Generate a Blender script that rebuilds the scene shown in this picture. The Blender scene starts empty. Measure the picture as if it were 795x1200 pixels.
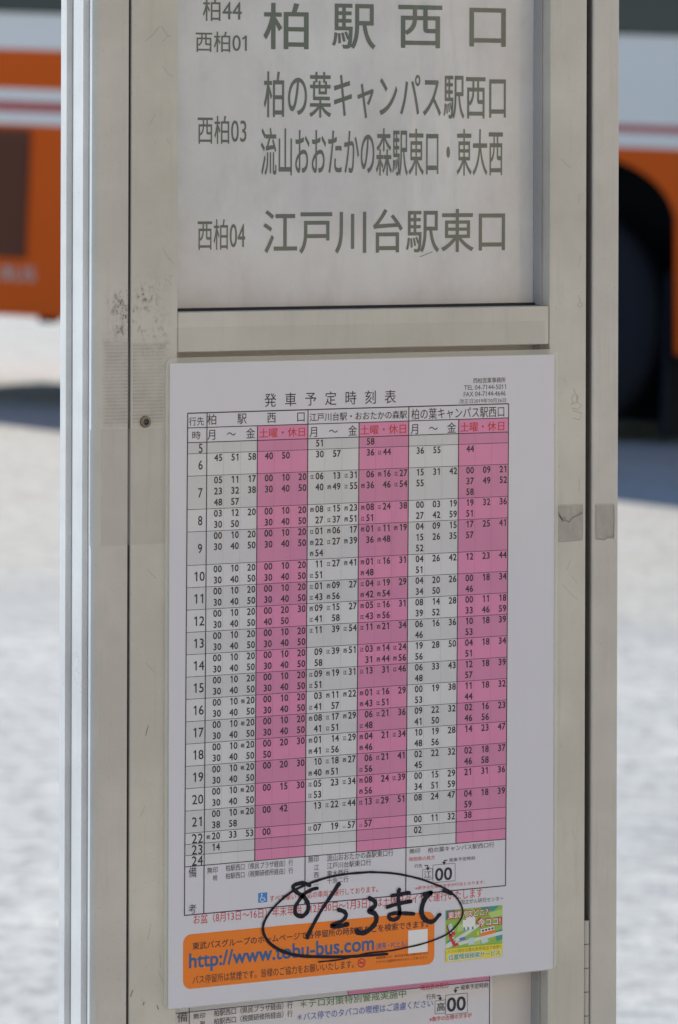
import bpy, math, random
from mathutils import Vector, Matrix
random.seed(7)
SC = bpy.context.scene
COL = SC.collection

# ------------------------------------------------------------------ camera
YAW, ROLL = 0.54313, 0.00275
CAM = Vector((-1.18929, -1.95978, 1.24585))
FPX, PX0, PY0 = 5520.0, 397.5, 180.5          # focal length and optical centre in photo pixels
FWD = Vector((math.sin(YAW), math.cos(YAW), 0))
_r = Vector((math.cos(YAW), -math.sin(YAW), 0)); _u = Vector((0, 0, 1))
RGT = _r * math.cos(ROLL) + _u * math.sin(ROLL)
UPV = _u * math.cos(ROLL) - _r * math.sin(ROLL)
cd = bpy.data.cameras.new('camera')
cam = bpy.data.objects.new('camera', cd); COL.objects.link(cam)
M3 = Matrix((RGT, UPV, -FWD)).transposed()
cam.matrix_world = Matrix.Translation(CAM) @ M3.to_4x4()
cd.sensor_fit = 'VERTICAL'; cd.sensor_height = 36.0; cd.sensor_width = 24.0
cd.lens = 36.0 * FPX / 1200.0
cd.shift_y = (PY0 - 600.0) / 1200.0
cd.clip_start = 0.05; cd.clip_end = 2000
cd.dof.use_dof = True; cd.dof.focus_distance = 2.29; cd.dof.aperture_fstop = cd.lens * 0.001 / 0.0074
SC.camera = cam

# ------------------------------------------------------------------ sky, sun, exposure
SUN_EL, SUN_HEAD = math.radians(24.5), math.radians(-7)      # sun stands behind the sign and the bus
w = bpy.data.worlds.new('World'); SC.world = w; w.use_nodes = True
nt = w.node_tree
sky = nt.nodes.new('ShaderNodeTexSky'); sky.sky_type = 'NISHITA'; sky.sun_disc = False
sky.sun_elevation = SUN_EL; sky.sun_rotation = SUN_HEAD
sky.air_density = 1.0; sky.dust_density = 0.0; sky.ozone_density = 2.4
bg = nt.nodes['Background']; bg.inputs['Strength'].default_value = 0.085
nt.links.new(sky.outputs[0], bg.inputs['Color'])
sl = bpy.data.lights.new('sun', 'SUN'); sl.energy = 4.4; sl.angle = math.radians(0.53); sl.color = (1, 0.90, 0.76)
so = bpy.data.objects.new('sun', sl); COL.objects.link(so)
tosun = Vector((math.sin(SUN_HEAD) * math.cos(SUN_EL), math.cos(SUN_HEAD) * math.cos(SUN_EL), math.sin(SUN_EL)))
so.rotation_euler = tosun.to_track_quat('Z', 'Y').to_euler(); so.location = (0, 0, 30)
vs = SC.view_settings; SC.display_settings.display_device = 'sRGB'
vs.view_transform = 'Standard'; vs.look = 'None'; vs.exposure = 1.24; vs.gamma = 1.0; vs.use_curve_mapping = False

# ------------------------------------------------------------------ helpers
def lin(r, g, b):
    f = lambda c: (c / 255 / 12.92) if c <= 10 else ((c / 255 + 0.055) / 1.055) ** 2.4
    return (f(r), f(g), f(b), 1)

def at(px, py, Y=0.0):
    """point of the vertical plane y = Y seen at a photo pixel (measuring tool for positions on the sign)"""
    d = FWD + RGT * ((px - PX0) / FPX) - UPV * ((py - PY0) / FPX)
    return CAM + d * ((Y - CAM.y) / d.y)

def mat(name, col, rough=0.5, metal=0.0, coat=0.0, coat_rough=0.06, spec=0.5):
    m = bpy.data.materials.new(name); m.use_nodes = True
    b = m.node_tree.nodes['Principled BSDF']
    c = col if len(col) == 4 else (*col, 1)
    b.inputs['Base Color'].default_value = c; b.inputs['Roughness'].default_value = rough
    b.inputs['Metallic'].default_value = metal; b.inputs['Coat Weight'].default_value = coat
    b.inputs['Coat Roughness'].default_value = coat_rough; b.inputs['Specular IOR Level'].default_value = spec
    m['c'] = c
    return m

def N(m, kind, **kw):
    n = m.node_tree.nodes.new('ShaderNode' + kind)
    for k, v in kw.items():
        if k in n.inputs: n.inputs[k].default_value = v
        else: setattr(n, k, v)
    return n
def L(m, a, b): m.node_tree.links.new(a, b)
def bsdf(m): return m.node_tree.nodes['Principled BSDF']
def coords(m, scale=(1, 1, 1)):
    t = N(m, 'TexCoord'); mp = N(m, 'Mapping'); mp.inputs['Scale'].default_value = scale
    L(m, t.outputs['Object'], mp.inputs['Vector']); return mp.outputs[0]
def ramp(m, src, stops):
    r = N(m, 'ValToRGB'); e = r.color_ramp.elements
    while len(e) < len(stops): e.new(0.5)
    for el, (p, c) in zip(e, stops):
        el.position = p; el.color = c if isinstance(c, tuple) else (c, c, c, 1)
    L(m, src, r.inputs[0]); return r.outputs[0]
def mixc(m, fac, a, b, mode='MIX'):
    x = N(m, 'Mix', data_type='RGBA', blend_type=mode)
    for v, i in ((fac, 0), (a, 6), (b, 7)):
        if hasattr(v, 'is_linked'): L(m, v, x.inputs[i])
        else: x.inputs[i].default_value = v
    return x.outputs[2]
def noise(m, vec, scale, detail=4, rough=0.55):
    n = N(m, 'TexNoise'); n.inputs['Scale'].default_value = scale; n.inputs['Detail'].default_value = detail
    n.inputs['Roughness'].default_value = rough; L(m, vec, n.inputs['Vector']); return n.outputs[0]
def bump(m, h, strength, dist=0.001, target='Normal'):
    b = N(m, 'Bump'); b.inputs['Strength'].default_value = strength; b.inputs['Distance'].default_value = dist
    L(m, h, b.inputs['Height']); L(m, b.outputs[0], bsdf(m).inputs[target])

# text -> flat glyph outlines, cached
_cu = bpy.data.curves.new('glyph_source', 'FONT'); _to = bpy.data.objects.new('glyph_source', _cu); COL.objects.link(_to)
_cache = {}
def glyphs(s, bold=0.0, res=3):
    """outlines of a string; heavier weights are overprinted copies, each island a hair above the last"""
    k = (s, bold, res)
    if k not in _cache:
        _cu.body = s; _cu.resolution_u = res; _cu.fill_mode = 'FRONT'
        bpy.context.view_layer.update()
        ev = _to.evaluated_get(bpy.context.evaluated_depsgraph_get()); me = ev.to_mesh()
        vv = [(v.co.x, v.co.y) for v in me.vertices]; ff = [tuple(p.vertices) for p in me.polygons]
        ev.to_mesh_clear()
        par = list(range(len(vv)))
        def find(a):
            while par[a] != a: par[a] = par[par[a]]; a = par[a]
            return a
        for f in ff:
            for q in f[1:]: par[find(q)] = find(f[0])
        ids = {}; hgt = [ids.setdefault(find(i), len(ids)) % 5 for i in range(len(vv))]
        isl = {}
        for i in range(len(vv)): isl.setdefault(ids[find(i)], []).append(i)
        for q in isl.values():                       # the built-in 1 is a bare bar: give it its flag
            if len(q) != 4: continue
            xl = min(vv[i][0] for i in q); xr_ = max(vv[i][0] for i in q); yb_ = min(vv[i][1] for i in q); yt_ = max(vv[i][1] for i in q)
            if abs(yt_ - yb_ - 0.682) < 0.004 and abs(xr_ - xl - 0.098) < 0.006:
                o = len(vv); vv += [(xl - 0.135, yb_ + 0.495), (xl + 0.002, yb_ + 0.56), (xl + 0.03, yt_), (xl - 0.135, yb_ + 0.575)]
                ff.append((o, o + 1, o + 2, o + 3)); hgt += [4] * 4
        if bold > 0:
            nd = 8 if res >= 6 else 4; V2, F2 = [], []
            for d in range(nd):
                a = math.tau * (d + 0.5) / nd; o = len(V2)
                V2 += [(x + bold * math.cos(a), y + bold * math.sin(a), h * 0.2 + d) for (x, y), h in zip(vv, hgt)]
                F2 += [tuple(o + q for q in f) for f in ff]
            vv, ff = V2, F2
        else: vv = [(x, y, h * 0.2) for (x, y), h in zip(vv, hgt)]
        xs = [v[0] for v in vv]; ys = [v[1] for v in vv]
        _cache[k] = (vv, ff, min(xs), max(xs), min(ys), max(ys))
    return _cache[k]

class MB:
    def __init__(s): s.v = []; s.f = []; s.m = []; s.mats = []; s.smooth = []
    def mi(s, m):
        if m not in s.mats: s.mats.append(m)
        return s.mats.index(m)
    def add(s, vs_, fs, m, smooth=False):
        o = len(s.v); s.v += [Vector(v) for v in vs_]; i = s.mi(m)
        for f in fs: s.f.append(tuple(o + k for k in f)); s.m.append(i); s.smooth.append(smooth)
    def box(s, x0, x1, y0, y1, z0, z1, m, bev=0.0):
        if bev <= 0:
            s.add([(x, y, z) for x in (x0, x1) for y in (y0, y1) for z in (z0, z1)],
                  [(0, 1, 3, 2), (4, 6, 7, 5), (0, 4, 5, 1), (2, 3, 7, 6), (0, 2, 6, 4), (1, 5, 7, 3)], m); return
        b = bev; V = []; idx = {}
        for ix, x in enumerate((x0, x1)):
            for iy, y in enumerate((y0, y1)):
                for iz, z in enumerate((z0, z1)):
                    sx, sy, sz = (1 - 2 * ix) * b, (1 - 2 * iy) * b, (1 - 2 * iz) * b
                    for a, p in (('x', (x, y + sy, z + sz)), ('y', (x + sx, y, z + sz)), ('z', (x + sx, y + sy, z))):
                        idx[ix, iy, iz, a] = len(V); V.append(p)
        I = lambda a, b_, c, d: idx[a, b_, c, d]
        F = []
        for k in (0, 1):
            F += [(I(k,0,0,'x'), I(k,1,0,'x'), I(k,1,1,'x'), I(k,0,1,'x')), (I(0,k,0,'y'), I(1,k,0,'y'), I(1,k,1,'y'), I(0,k,1,'y')),
                  (I(0,0,k,'z'), I(1,0,k,'z'), I(1,1,k,'z'), I(0,1,k,'z'))]
            for l in (0, 1):
                F += [(I(k,l,0,'x'), I(k,l,1,'x'), I(k,l,1,'y'), I(k,l,0,'y')), (I(k,0,l,'x'), I(k,1,l,'x'), I(k,1,l,'z'), I(k,0,l,'z')),
                      (I(0,k,l,'y'), I(1,k,l,'y'), I(1,k,l,'z'), I(0,k,l,'z'))]
                for n in (0, 1): F.append((I(k,l,n,'x'), I(k,l,n,'y'), I(k,l,n,'z')))
        c = Vector(((x0 + x1) / 2, (y0 + y1) / 2, (z0 + z1) / 2)); G = []
        for f in F:
            p = [Vector(V[i]) for i in f]; n = (p[1] - p[0]).cross(p[2] - p[0])
            G.append(f if n.dot(sum(p, Vector()) / len(p) - c) > 0 else f[::-1])
        s.add(V, G, m)
    def prism(s, poly, axis, a, b, m, smooth=False, caps=True):
        """polygon (2-D) swept along an axis from a to b"""
        n = len(poly)
        P = {'x': lambda p, t: (t, p[0], p[1]), 'y': lambda p, t: (p[0], t, p[1]), 'z': lambda p, t: (p[0], p[1], t)}[axis]
        V = [P(p, a) for p in poly] + [P(p, b) for p in poly]
        s.add(V, [(i, (i + 1) % n, n + (i + 1) % n, n + i) for i in range(n)], m, smooth)
        if caps: s.add(V, [tuple(range(n))[::-1], tuple(range(n, 2 * n))], m)
    def build(s, name, parent=None, world=True):
        me = bpy.data.meshes.new(name)
        off = Vector()
        if parent is not None and world:
            r = parent
            while r.parent: r = r.parent
            off = r.location
        me.from_pydata([tuple(v - off) for v in s.v], [], s.f)
        for m in s.mats: me.materials.append(m)
        me.polygons.foreach_set('material_index', s.m); me.polygons.foreach_set('use_smooth', s.smooth)
        me.update()
        o = bpy.data.objects.new(name, me); COL.objects.link(o)
        if parent is not None: o.parent = parent
        return o

def recalc(o):
    import bmesh
    bm = bmesh.new(); bm.from_mesh(o.data); bmesh.ops.recalc_face_normals(bm, faces=bm.faces); bm.to_mesh(o.data); bm.free(); return o
def thing(name, label, cat, loc=(0, 0, 0), group=None):
    o = bpy.data.objects.new(name, None); COL.objects.link(o); o.location = loc; o.empty_display_size = 0.1
    return tag(o, label, cat, group)
def tag(o, label, cat, group=None):
    o['label'] = label; o['category'] = cat
    if group: o['group'] = group
    return o

# a printed surface: an upright plane facing -y on which flat print is laid in layers
class Print(MB):
    def __init__(s, Y): super().__init__(); s.Y = Y
    def P(s, px, py): p = at(px, py, s.Y); return (p.x, p.z)
    def flat(s, pts, m, lay=0):
        s.add([(x, s.Y - lay * 0.00003, z) for x, z in pts], [tuple(range(len(pts)))], m)
    def rect(s, x0, z0, x1, z1, m, lay=0): s.flat([(x0, z0), (x1, z0), (x1, z1), (x0, z1)], m, lay)
    def put(s, t, x0, z0, x1, z1, m, lay=3, bold=0.0, res=3, base=None):
        vv, ff, a, b, c, d = glyphs(t, bold, res)
        if base: a, b, c, d = base
        kx, kz = (x1 - x0) / (b - a), (z1 - z0) / (d - c)
        s.add([(x0 + (x - a) * kx, s.Y - lay * 0.00003 - h * 0.000003, z0 + (y - c) * kz) for x, y, h in vv], ff, m)
    def T(s, t, xl, yt, yb, xr, m, lay=3, bold=0.0, res=3):
        """a line of text: left edge, top and bottom at the left edge, right edge, in photo pixels"""
        x0, z1 = s.P(xl, yt); _, z0 = s.P(xl, yb); x1, _ = s.P(xr, (yt + yb) / 2)
        s.put(t, x0, z0, x1, z1, m, lay, bold, res)
    def spread(s, t, xl, yt, yb, xr, m, lay=3, bold=0.0, res=3):
        """characters set wide apart"""
        x0, z1 = s.P(xl, yt); _, z0 = s.P(xl, yb); x1, _ = s.P(xr, (yt + yb) / 2)
        h = (z1 - z0); wd = h * 0.97; n = len(t)
        for i, ch in enumerate(t):
            c = x0 + wd / 2 + (x1 - x0 - wd) * i / (n - 1)
            s.put(ch, c - wd / 2, z0, c + wd / 2, z1, m, lay, bold, res, base=(0.04, 0.96, -0.08, 0.84))
    def ribbon(s, pts, m, width, lay=3, closed=False):
        """a pen stroke through 2-D points; width a number or one per point"""
        n = len(pts); W = width if isinstance(width, list) else [width] * n
        l, r = [], []
        for i in range(n):
            a = pts[max(i - 1, 0)]; b = pts[min(i + 1, n - 1)]
            if closed: a = pts[(i - 1) % n]; b = pts[(i + 1) % n]
            dx, dz = b[0] - a[0], b[1] - a[1]; d = math.hypot(dx, dz) or 1
            nx, nz = -dz / d * W[i] / 2, dx / d * W[i] / 2
            l.append((pts[i][0] + nx, pts[i][1] + nz)); r.append((pts[i][0] - nx, pts[i][1] - nz))
        V = [(x, s.Y - lay * 0.00003, z) for x, z in l + r]; k = n if closed else n - 1
        s.add(V, [(i, n + i, n + (i + 1) % n, (i + 1) % n) for i in range(k)], m)
    def disc(s, cx, cz, r, m, lay=3, n=18): s.flat([(cx + r * math.cos(i * 2 * math.pi / n), cz + r * math.sin(i * 2 * math.pi / n)) for i in range(n)], m, lay)

def spline(p, k=6):
    out = []
    for i in range(len(p) - 1):
        a, b, c, d = p[max(i - 1, 0)], p[i], p[i + 1], p[min(i + 2, len(p) - 1)]
        for j in range(k):
            t = j / k
            out.append(tuple(0.5 * (2 * b[q] + (c[q] - a[q]) * t + (2 * a[q] - 5 * b[q] + 4 * c[q] - d[q]) * t * t + (3 * b[q] - a[q] - 3 * c[q] + d[q]) * t ** 3) for q in range(len(b))))
    return out + [tuple(p[-1])]

# ------------------------------------------------------------------ materials
def painted_metal(name, col, rough=0.42):
    m = mat(name, col, rough)
    v = coords(m); vs_ = coords(m, (1, 1, 0.06))
    big = noise(m, v, 18, 5, 0.6); fine = noise(m, vs_, 260, 4, 0.7); speck = noise(m, v, 900, 2, 0.5)
    c = mixc(m, ramp(m, big, [(0.35, 0.0), (0.7, 1.0)]), tuple(x * 0.875 for x in col[:3]) + (1,), tuple(min(1, x * 1.07) for x in col[:3]) + (1,))
    c = mixc(m, ramp(m, fine, [(0.55, 0.0), (0.75, 0.22)]), c, (col[0] * 0.62, col[1] * 0.60, col[2] * 0.55, 1))
    c = mixc(m, ramp(m, speck, [(0.70, 0.0), (0.74, 0.35)]), c, (0.16, 0.15, 0.13, 1))
    L(m, c, bsdf(m).inputs['Base Color'])
    L(m, ramp(m, big, [(0.3, rough - 0.08), (0.7, rough + 0.12)]), bsdf(m).inputs['Roughness'])
    bump(m, fine, 0.10, 0.0004)
    return m
M_FRAME = painted_metal('weathered_cream_metal', (0.615, 0.595, 0.52, 1))
M_FRAME2 = painted_metal('weathered_cream_metal_post', (0.61, 0.59, 0.53, 1))
M_RIB = painted_metal('silver_metal', (0.74, 0.76, 0.77, 1), 0.35)
M_GROOVE = painted_metal('grey_metal_groove_shade', (0.42, 0.42, 0.42, 1), 0.5)  # groove shade put into the grey; bead and base share it
M_DARK = mat('dark_gap', (0.02, 0.02, 0.024), 0.6)
M_STRIP = mat('dark_grey_strip', (0.15, 0.14, 0.135), 0.6)
M_SCUFF = mat('scuff', (0.22, 0.21, 0.19), 0.8)
M_HINGE = mat('hinge_metal', (0.50, 0.475, 0.44), 0.4, 0.2)
M_SCREW = mat('screw_metal', lin(120, 118, 112), 0.35, 0.8)

def laminate_coat(m, strength=0.38):
    v = coords(m, (55, 1, 7)); h = noise(m, v, 1.0, 3, 0.5)
    bump(m, h, strength, 0.0012, 'Coat Normal')
def printed(name, col, dirt=0.0):
    m = mat(name, col, 0.6, 0, 0.9 if dirt else 0.5, 0.05, 0.25)
    laminate_coat(m, 0.9 if dirt > 0.3 else 0.5)
    if dirt:
        n = noise(m, coords(m, (1, 1, 0.2)), 40, 4)
        L(m, mixc(m, ramp(m, n, [(0.35, 0.0), (0.75, dirt)]), col, tuple(x * 0.8 for x in col[:3]) + (1,)), bsdf(m).inputs['Base Color'])
    return m
K_PAPER = printed('white_paper', (0.70, 0.70, 0.755, 1), 0.15)
K_CELL = printed('white_cell', (0.70, 0.705, 0.73, 1), 0.4)
K_CELLD = printed('grey_cell', (0.635, 0.64, 0.665, 1), 0.4)
K_PINK = printed('pink_cell', (0.75, 0.255, 0.46, 1), 0.4)
K_PINKD = printed('dark_pink_cell', (0.66, 0.235, 0.42, 1), 0.4)
K_LINE = printed('print_line', (0.035, 0.03, 0.055, 1))
K_FAINT = printed('print_faint_line', (0.50, 0.49, 0.52, 1))
K_FAINTP = printed('print_faint_line_pink', (0.52, 0.18, 0.35, 1))
K_INK = printed('print_ink', (0.022, 0.022, 0.035, 1))
K_SOFT = printed('print_ink_small', (0.09, 0.087, 0.105, 1))
K_RED = printed('print_red', (0.60, 0.035, 0.05, 1))
K_ORANGE = printed('print_orange', (0.88, 0.225, 0.012, 1))
K_BLUE = printed('print_blue', (0.045, 0.125, 0.30, 1))
K_SKYB = printed('print_bright_blue', (0.05, 0.25, 0.62, 1))
K_WHITE = printed('print_white', (0.85, 0.85, 0.85, 1))
K_GREEN = printed('print_green', (0.30, 0.52, 0.09, 1))
K_TEAL = printed('print_teal', (0.06, 0.34, 0.28, 1))
K_YEL = printed('print_yellow', (0.80, 0.68, 0.06, 1))
K_PEN = mat('marker_ink', (0.006, 0.008, 0.022), 0.45, spec=0.25)
K_GTXT = printed('print_dark_green', (0.11, 0.27, 0.10, 1))
K_BTXT = printed('print_soft_blue', (0.12, 0.2, 0.55, 1))

M_PANEL = mat('white_acrylic', (0.58, 0.57, 0.575, 1), 0.5, 0, 0.9, 0.05)
def _panel(m):
    v = coords(m, (1, 1, 1)); n1 = noise(m, v, 15, 6, 0.68); n2 = noise(m, coords(m, (1, 1, 0.35)), 60, 5, 0.65)
    c = mixc(m, ramp(m, n1, [(0.36, 0.0), (0.66, 1.0)]), (0.61, 0.605, 0.61, 1), (0.715, 0.735, 0.735, 1))
    c = mixc(m, ramp(m, n2, [(0.5, 0.0), (0.8, 0.35)]), c, (0.44, 0.43, 0.42, 1))
    L(m, c, bsdf(m).inputs['Base Color']); laminate_coat(m, 0.12)
_panel(M_PANEL)
M_BACK = mat('white_backing', (0.62, 0.60, 0.59, 1), 0.45, 0, 0.4, 0.1)
M_LETTER = mat('grey_green_lettering', (0.125, 0.152, 0.130, 1), 0.5, 0, 0.7, 0.05); laminate_coat(M_LETTER, 0.12)

def film(name, col, opacity, rough=0.12, residue=None):
    """clear plastic: lets most light straight through, keeps a thin milky gloss"""
    m = mat(name, col, rough, 0, 0.6, 0.08)
    out = m.node_tree.nodes['Material Output']; tr = N(m, 'BsdfTransparent'); mx = N(m, 'MixShader')
    mx.inputs[0].default_value = opacity
    L(m, tr.outputs[0], mx.inputs[1]); L(m, bsdf(m).outputs[0], mx.inputs[2]); L(m, mx.outputs[0], out.inputs[0])
    if residue: L(m, residue(m), mx.inputs[0])
    return m
M_LAM = film('laminate_edge_film', (0.80, 0.83, 0.74, 1), 0.40)
M_TAPE = film('clear_tape_film', (0.60, 0.575, 0.545, 1), 0.2)
def worn_edge(m, width=0.10):
    """0 at the border of a patch, 1 inside, frayed by noise"""
    t = N(m, 'TexCoord'); sp = N(m, 'SeparateXYZ'); L(m, t.outputs['Generated'], sp.inputs[0]); outs = []
    for i in (0, 2):
        pp_ = N(m, 'Math', operation='PINGPONG'); L(m, sp.outputs[i], pp_.inputs[0]); pp_.inputs[1].default_value = 0.5; outs.append(pp_.outputs[0])
    mn = N(m, 'Math', operation='MINIMUM'); L(m, outs[0], mn.inputs[0]); L(m, outs[1], mn.inputs[1])
    n = noise(m, coords(m), 120, 4, 0.7)
    ad = N(m, 'Math', operation='MULTIPLY_ADD'); L(m, n, ad.inputs[0]); ad.inputs[1].default_value = -width * 1.6; L(m, mn.outputs[0], ad.inputs[2])
    mr = N(m, 'MapRange'); L(m, ad.outputs[0], mr.inputs[0]); mr.inputs[1].default_value = -width * 0.8; mr.inputs[2].default_value = width * 0.3
    return mr.outputs[0]
def times(m, *src):
    o = src[0]
    for q in src[1:]:
        x = N(m, 'Math', operation='MULTIPLY'); L(m, o, x.inputs[0]); L(m, q, x.inputs[1]); o = x.outputs[0]
    return o
def _soot(m):
    n = noise(m, coords(m, (1, 1, 0.6)), 520, 6, 0.8); g = noise(m, coords(m), 60, 4, 0.6); f_ = noise(m, coords(m, (0.35, 1, 1)), 900, 2, 0.5)
    return times(m, ramp(m, n, [(0.50, 0.0), (0.60, 0.8)]), ramp(m, g, [(0.42, 0.0), (0.62, 1.0)]), ramp(m, f_, [(0.40, 0.35), (0.55, 1.0)]), worn_edge(m, 0.22))
M_SOOT = film('grime', (0.15, 0.13, 0.10, 1), 0.5, 0.8, _soot)
def _ridge(m):
    wv = N(m, 'TexWave', wave_type='BANDS', bands_direction='Z'); wv.inputs['Scale'].default_value = 190; wv.inputs['Distortion'].default_value = 0.35
    L(m, coords(m), wv.inputs['Vector'])
    n = noise(m, coords(m), 38, 5, 0.6)
    return times(m, ramp(m, wv.outputs[1], [(0.1, 0.16), (0.9, 0.36)]), ramp(m, n, [(0.34, 0.3), (0.58, 1.0)]), worn_edge(m, 0.08))
M_RIDGE = film('ribbed_tape_residue', (0.42, 0.375, 0.345, 1), 0.5, 0.7, _ridge)
def _old(m):
    e = worn_edge(m, 0.05); n = noise(m, coords(m, (1, 1, 0.5)), 130, 4, 0.6)
    return times(m, ramp(m, n, [(0.30, 0.26), (0.68, 0.46)]), e)
M_OLDT = film('old_tape_film', (0.40, 0.375, 0.355, 1), 0.5, 0.5, _old)

# ------------------------------------------------------------------ the ground (the road falls slightly to the right)
TILT = math.radians(2.2); BYAW = math.radians(20)
O_B = CAM + (FWD + RGT * ((635 - PX0) / FPX) - UPV * ((515 - PY0) / FPX)) * 19.2   # below the bus's rear wheel
G_R = _r * math.cos(TILT) - _u * math.sin(TILT); G_U = _u * math.cos(TILT) + _r * math.sin(TILT)
GROUND = Matrix((G_R, FWD, G_U)).transposed().to_4x4(); GROUND.translation = O_B
def asphalt(name, a, b, c, s):
    m = mat(name, a, 0.85); v = coords(m)
    n1 = noise(m, v, 0.55 * s, 6, 0.7); n2 = noise(m, v, 5.5 * s, 6, 0.75); n3 = noise(m, v, 70, 3, 0.7)
    x = mixc(m, ramp(m, n1, [(0.35, 0.0), (0.65, 1.0)]), a, b)
    x = mixc(m, ramp(m, n2, [(0.46, 0.0), (0.66, 0.9)]), x, c)
    x = mixc(m, ramp(m, n3, [(0.45, 0.0), (0.6, 0.45)]), x, tuple(q * 0.6 for q in a[:3]) + (1,))
    L(m, x, bsdf(m).inputs['Base Color']); bump(m, n3, 0.5, 0.01); return m
M_GROUND = mat('worn_asphalt_and_concrete', (0.3, 0.3, 0.3), 0.85)
def _ground(m):
    t = N(m, 'TexCoord'); v = t.outputs['Object']
    sp = N(m, 'SeparateXYZ'); L(m, v, sp.inputs[0])
    n0 = noise(m, v, 0.45, 4, 0.6)
    w1 = N(m, 'Math', operation='MULTIPLY_ADD'); L(m, n0, w1.inputs[0]); w1.inputs[1].default_value = 3.5; L(m, sp.outputs[1], w1.inputs[2])
    zone = N(m, 'MapRange'); L(m, w1.outputs[0], zone.inputs[0]); zone.inputs[1].default_value = -5.9; zone.inputs[2].default_value = -5.2   # old concrete apron beyond the asphalt
    n1 = noise(m, v, 1.3, 6, 0.7); n2 = noise(m, v, 9, 5, 0.75); n3 = noise(m, v, 20, 5, 0.8); n4 = noise(m, v, 3.1, 5, 0.7)
    near = mixc(m, ramp(m, n1, [(0.36, 0.0), (0.64, 1.0)]), (0.342, 0.374, 0.393, 1), (0.413, 0.443, 0.455, 1))
    near = mixc(m, ramp(m, n2, [(0.42, 0.0), (0.66, 0.75)]), near, (0.260, 0.281, 0.298, 1))
    far = mixc(m, ramp(m, n1, [(0.36, 0.0), (0.64, 1.0)]), (0.355, 0.355, 0.333, 1), (0.405, 0.415, 0.407, 1))
    far = mixc(m, ramp(m, n2, [(0.48, 0.0), (0.68, 0.65)]), far, (0.250, 0.252, 0.243, 1))
    near = mixc(m, ramp(m, n4, [(0.50, 0.0), (0.66, 0.8)]), near, (0.479, 0.495, 0.490, 1)); far = mixc(m, ramp(m, n4, [(0.34, 0.75), (0.48, 0.0)]), far, (0.27, 0.262, 0.25, 1))
    x = mixc(m, zone.outputs[0], near, far)
    bd = N(m, 'MapRange'); L(m, w1.outputs[0], bd.inputs[0]); bd.inputs[1].default_value = -7.6; bd.inputs[2].default_value = -5.2
    n5 = noise(m, v, 2.2, 5, 0.7)
    x = mixc(m, times(m, ramp(m, bd.outputs[0], [(0.30, 0.0), (0.62, 0.75), (0.86, 0.6), (1.0, 0.0)]), ramp(m, n5, [(0.3, 0.45), (0.6, 1.0)])), x, (0.27, 0.285, 0.30, 1))   # the darker, dirtier joint between asphalt and concrete
    x = mixc(m, ramp(m, n3, [(0.50, 0.0), (0.58, 0.9)]), x, (0.1950, 0.215, 0.237, 1))
    L(m, x, bsdf(m).inputs['Base Color']); bump(m, n3, 0.6, 0.012)
_ground(M_GROUND)
g = MB(); g.add([(-300, -300, 0), (300, -300, 0), (300, 500, 0), (-300, 500, 0)], [(0, 1, 2, 3)], M_GROUND)
ground = g.build('ground'); ground.matrix_world = GROUND; ground['kind'] = 'structure'

# ------------------------------------------------------------------ unseen brick building, added behind the camera to bounce warm light onto the sign
bounce_block = thing('bounce_building', 'unseen long brown brick building added behind the camera to bounce warm light onto the sign', 'building', (0, -17, -0.4))
M_WALL = mat('brown_brick', (0.31, 0.246, 0.162), 0.85); M_WGL = mat('building_glass', (0.03, 0.04, 0.05), 0.08)
def _brick(m):
    bk = N(m, 'TexBrick'); bk.inputs['Scale'].default_value = 4.0; bk.inputs['Color1'].default_value = (0.330, 0.262, 0.172, 1); bk.inputs['Color2'].default_value = (0.295, 0.236, 0.156, 1); bk.inputs['Mortar'].default_value = (0.33, 0.25, 0.17, 1)
    t = N(m, 'TexCoord'); mp = N(m, 'Mapping'); mp.inputs['Rotation'].default_value = (math.radians(90), 0, 0); L(m, t.outputs['Object'], mp.inputs['Vector']); L(m, mp.outputs[0], bk.inputs['Vector']); L(m, bk.outputs[0], bsdf(m).inputs['Base Color'])
_brick(M_WALL)
b = MB(); b.box(-26, 26, -25, -17, -0.6, 10.5, M_WALL, 0.05); b.build('wall', bounce_block)
b = MB(); b.box(-26.4, 26.4, -25.4, -16.5, 10.501, 10.9, M_WALL, 0.05); b.build('roof', bounce_block)
for zr in (0.9, 4.4, 7.6):
    for k in range(12):
        xw = -24.5 + 4.2 * k
        b = MB(); b.box(xw, xw + 1.7, -17.05, -16.97, zr, zr + 1.5, M_WGL, 0.01); wn = b.build('window', bounce_block)
        b = MB(); b.box(xw - 0.1, xw + 1.8, -17.02, -16.88, zr - 0.12, zr - 0.005, M_WALL, 0.01); b.build('sill', wn)

# ------------------------------------------------------------------ the bus stop sign
GZ = 0.085
Z_TOP, Z_R0, Z_R1 = 1.74, 1.1512, 1.17024           # top rail underside, middle rail
XL0, XL1 = -0.1209, -0.09565                          # left stile
XR0, XR1 = 0.11707, 0.1390                            # right stile
sign = thing('bus_stop_sign', 'weathered cream metal bus stop sign with ribbed silver side and white route panel', 'bus stop sign', (0.01, 0.018, GZ))
ZP = 1.98
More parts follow.
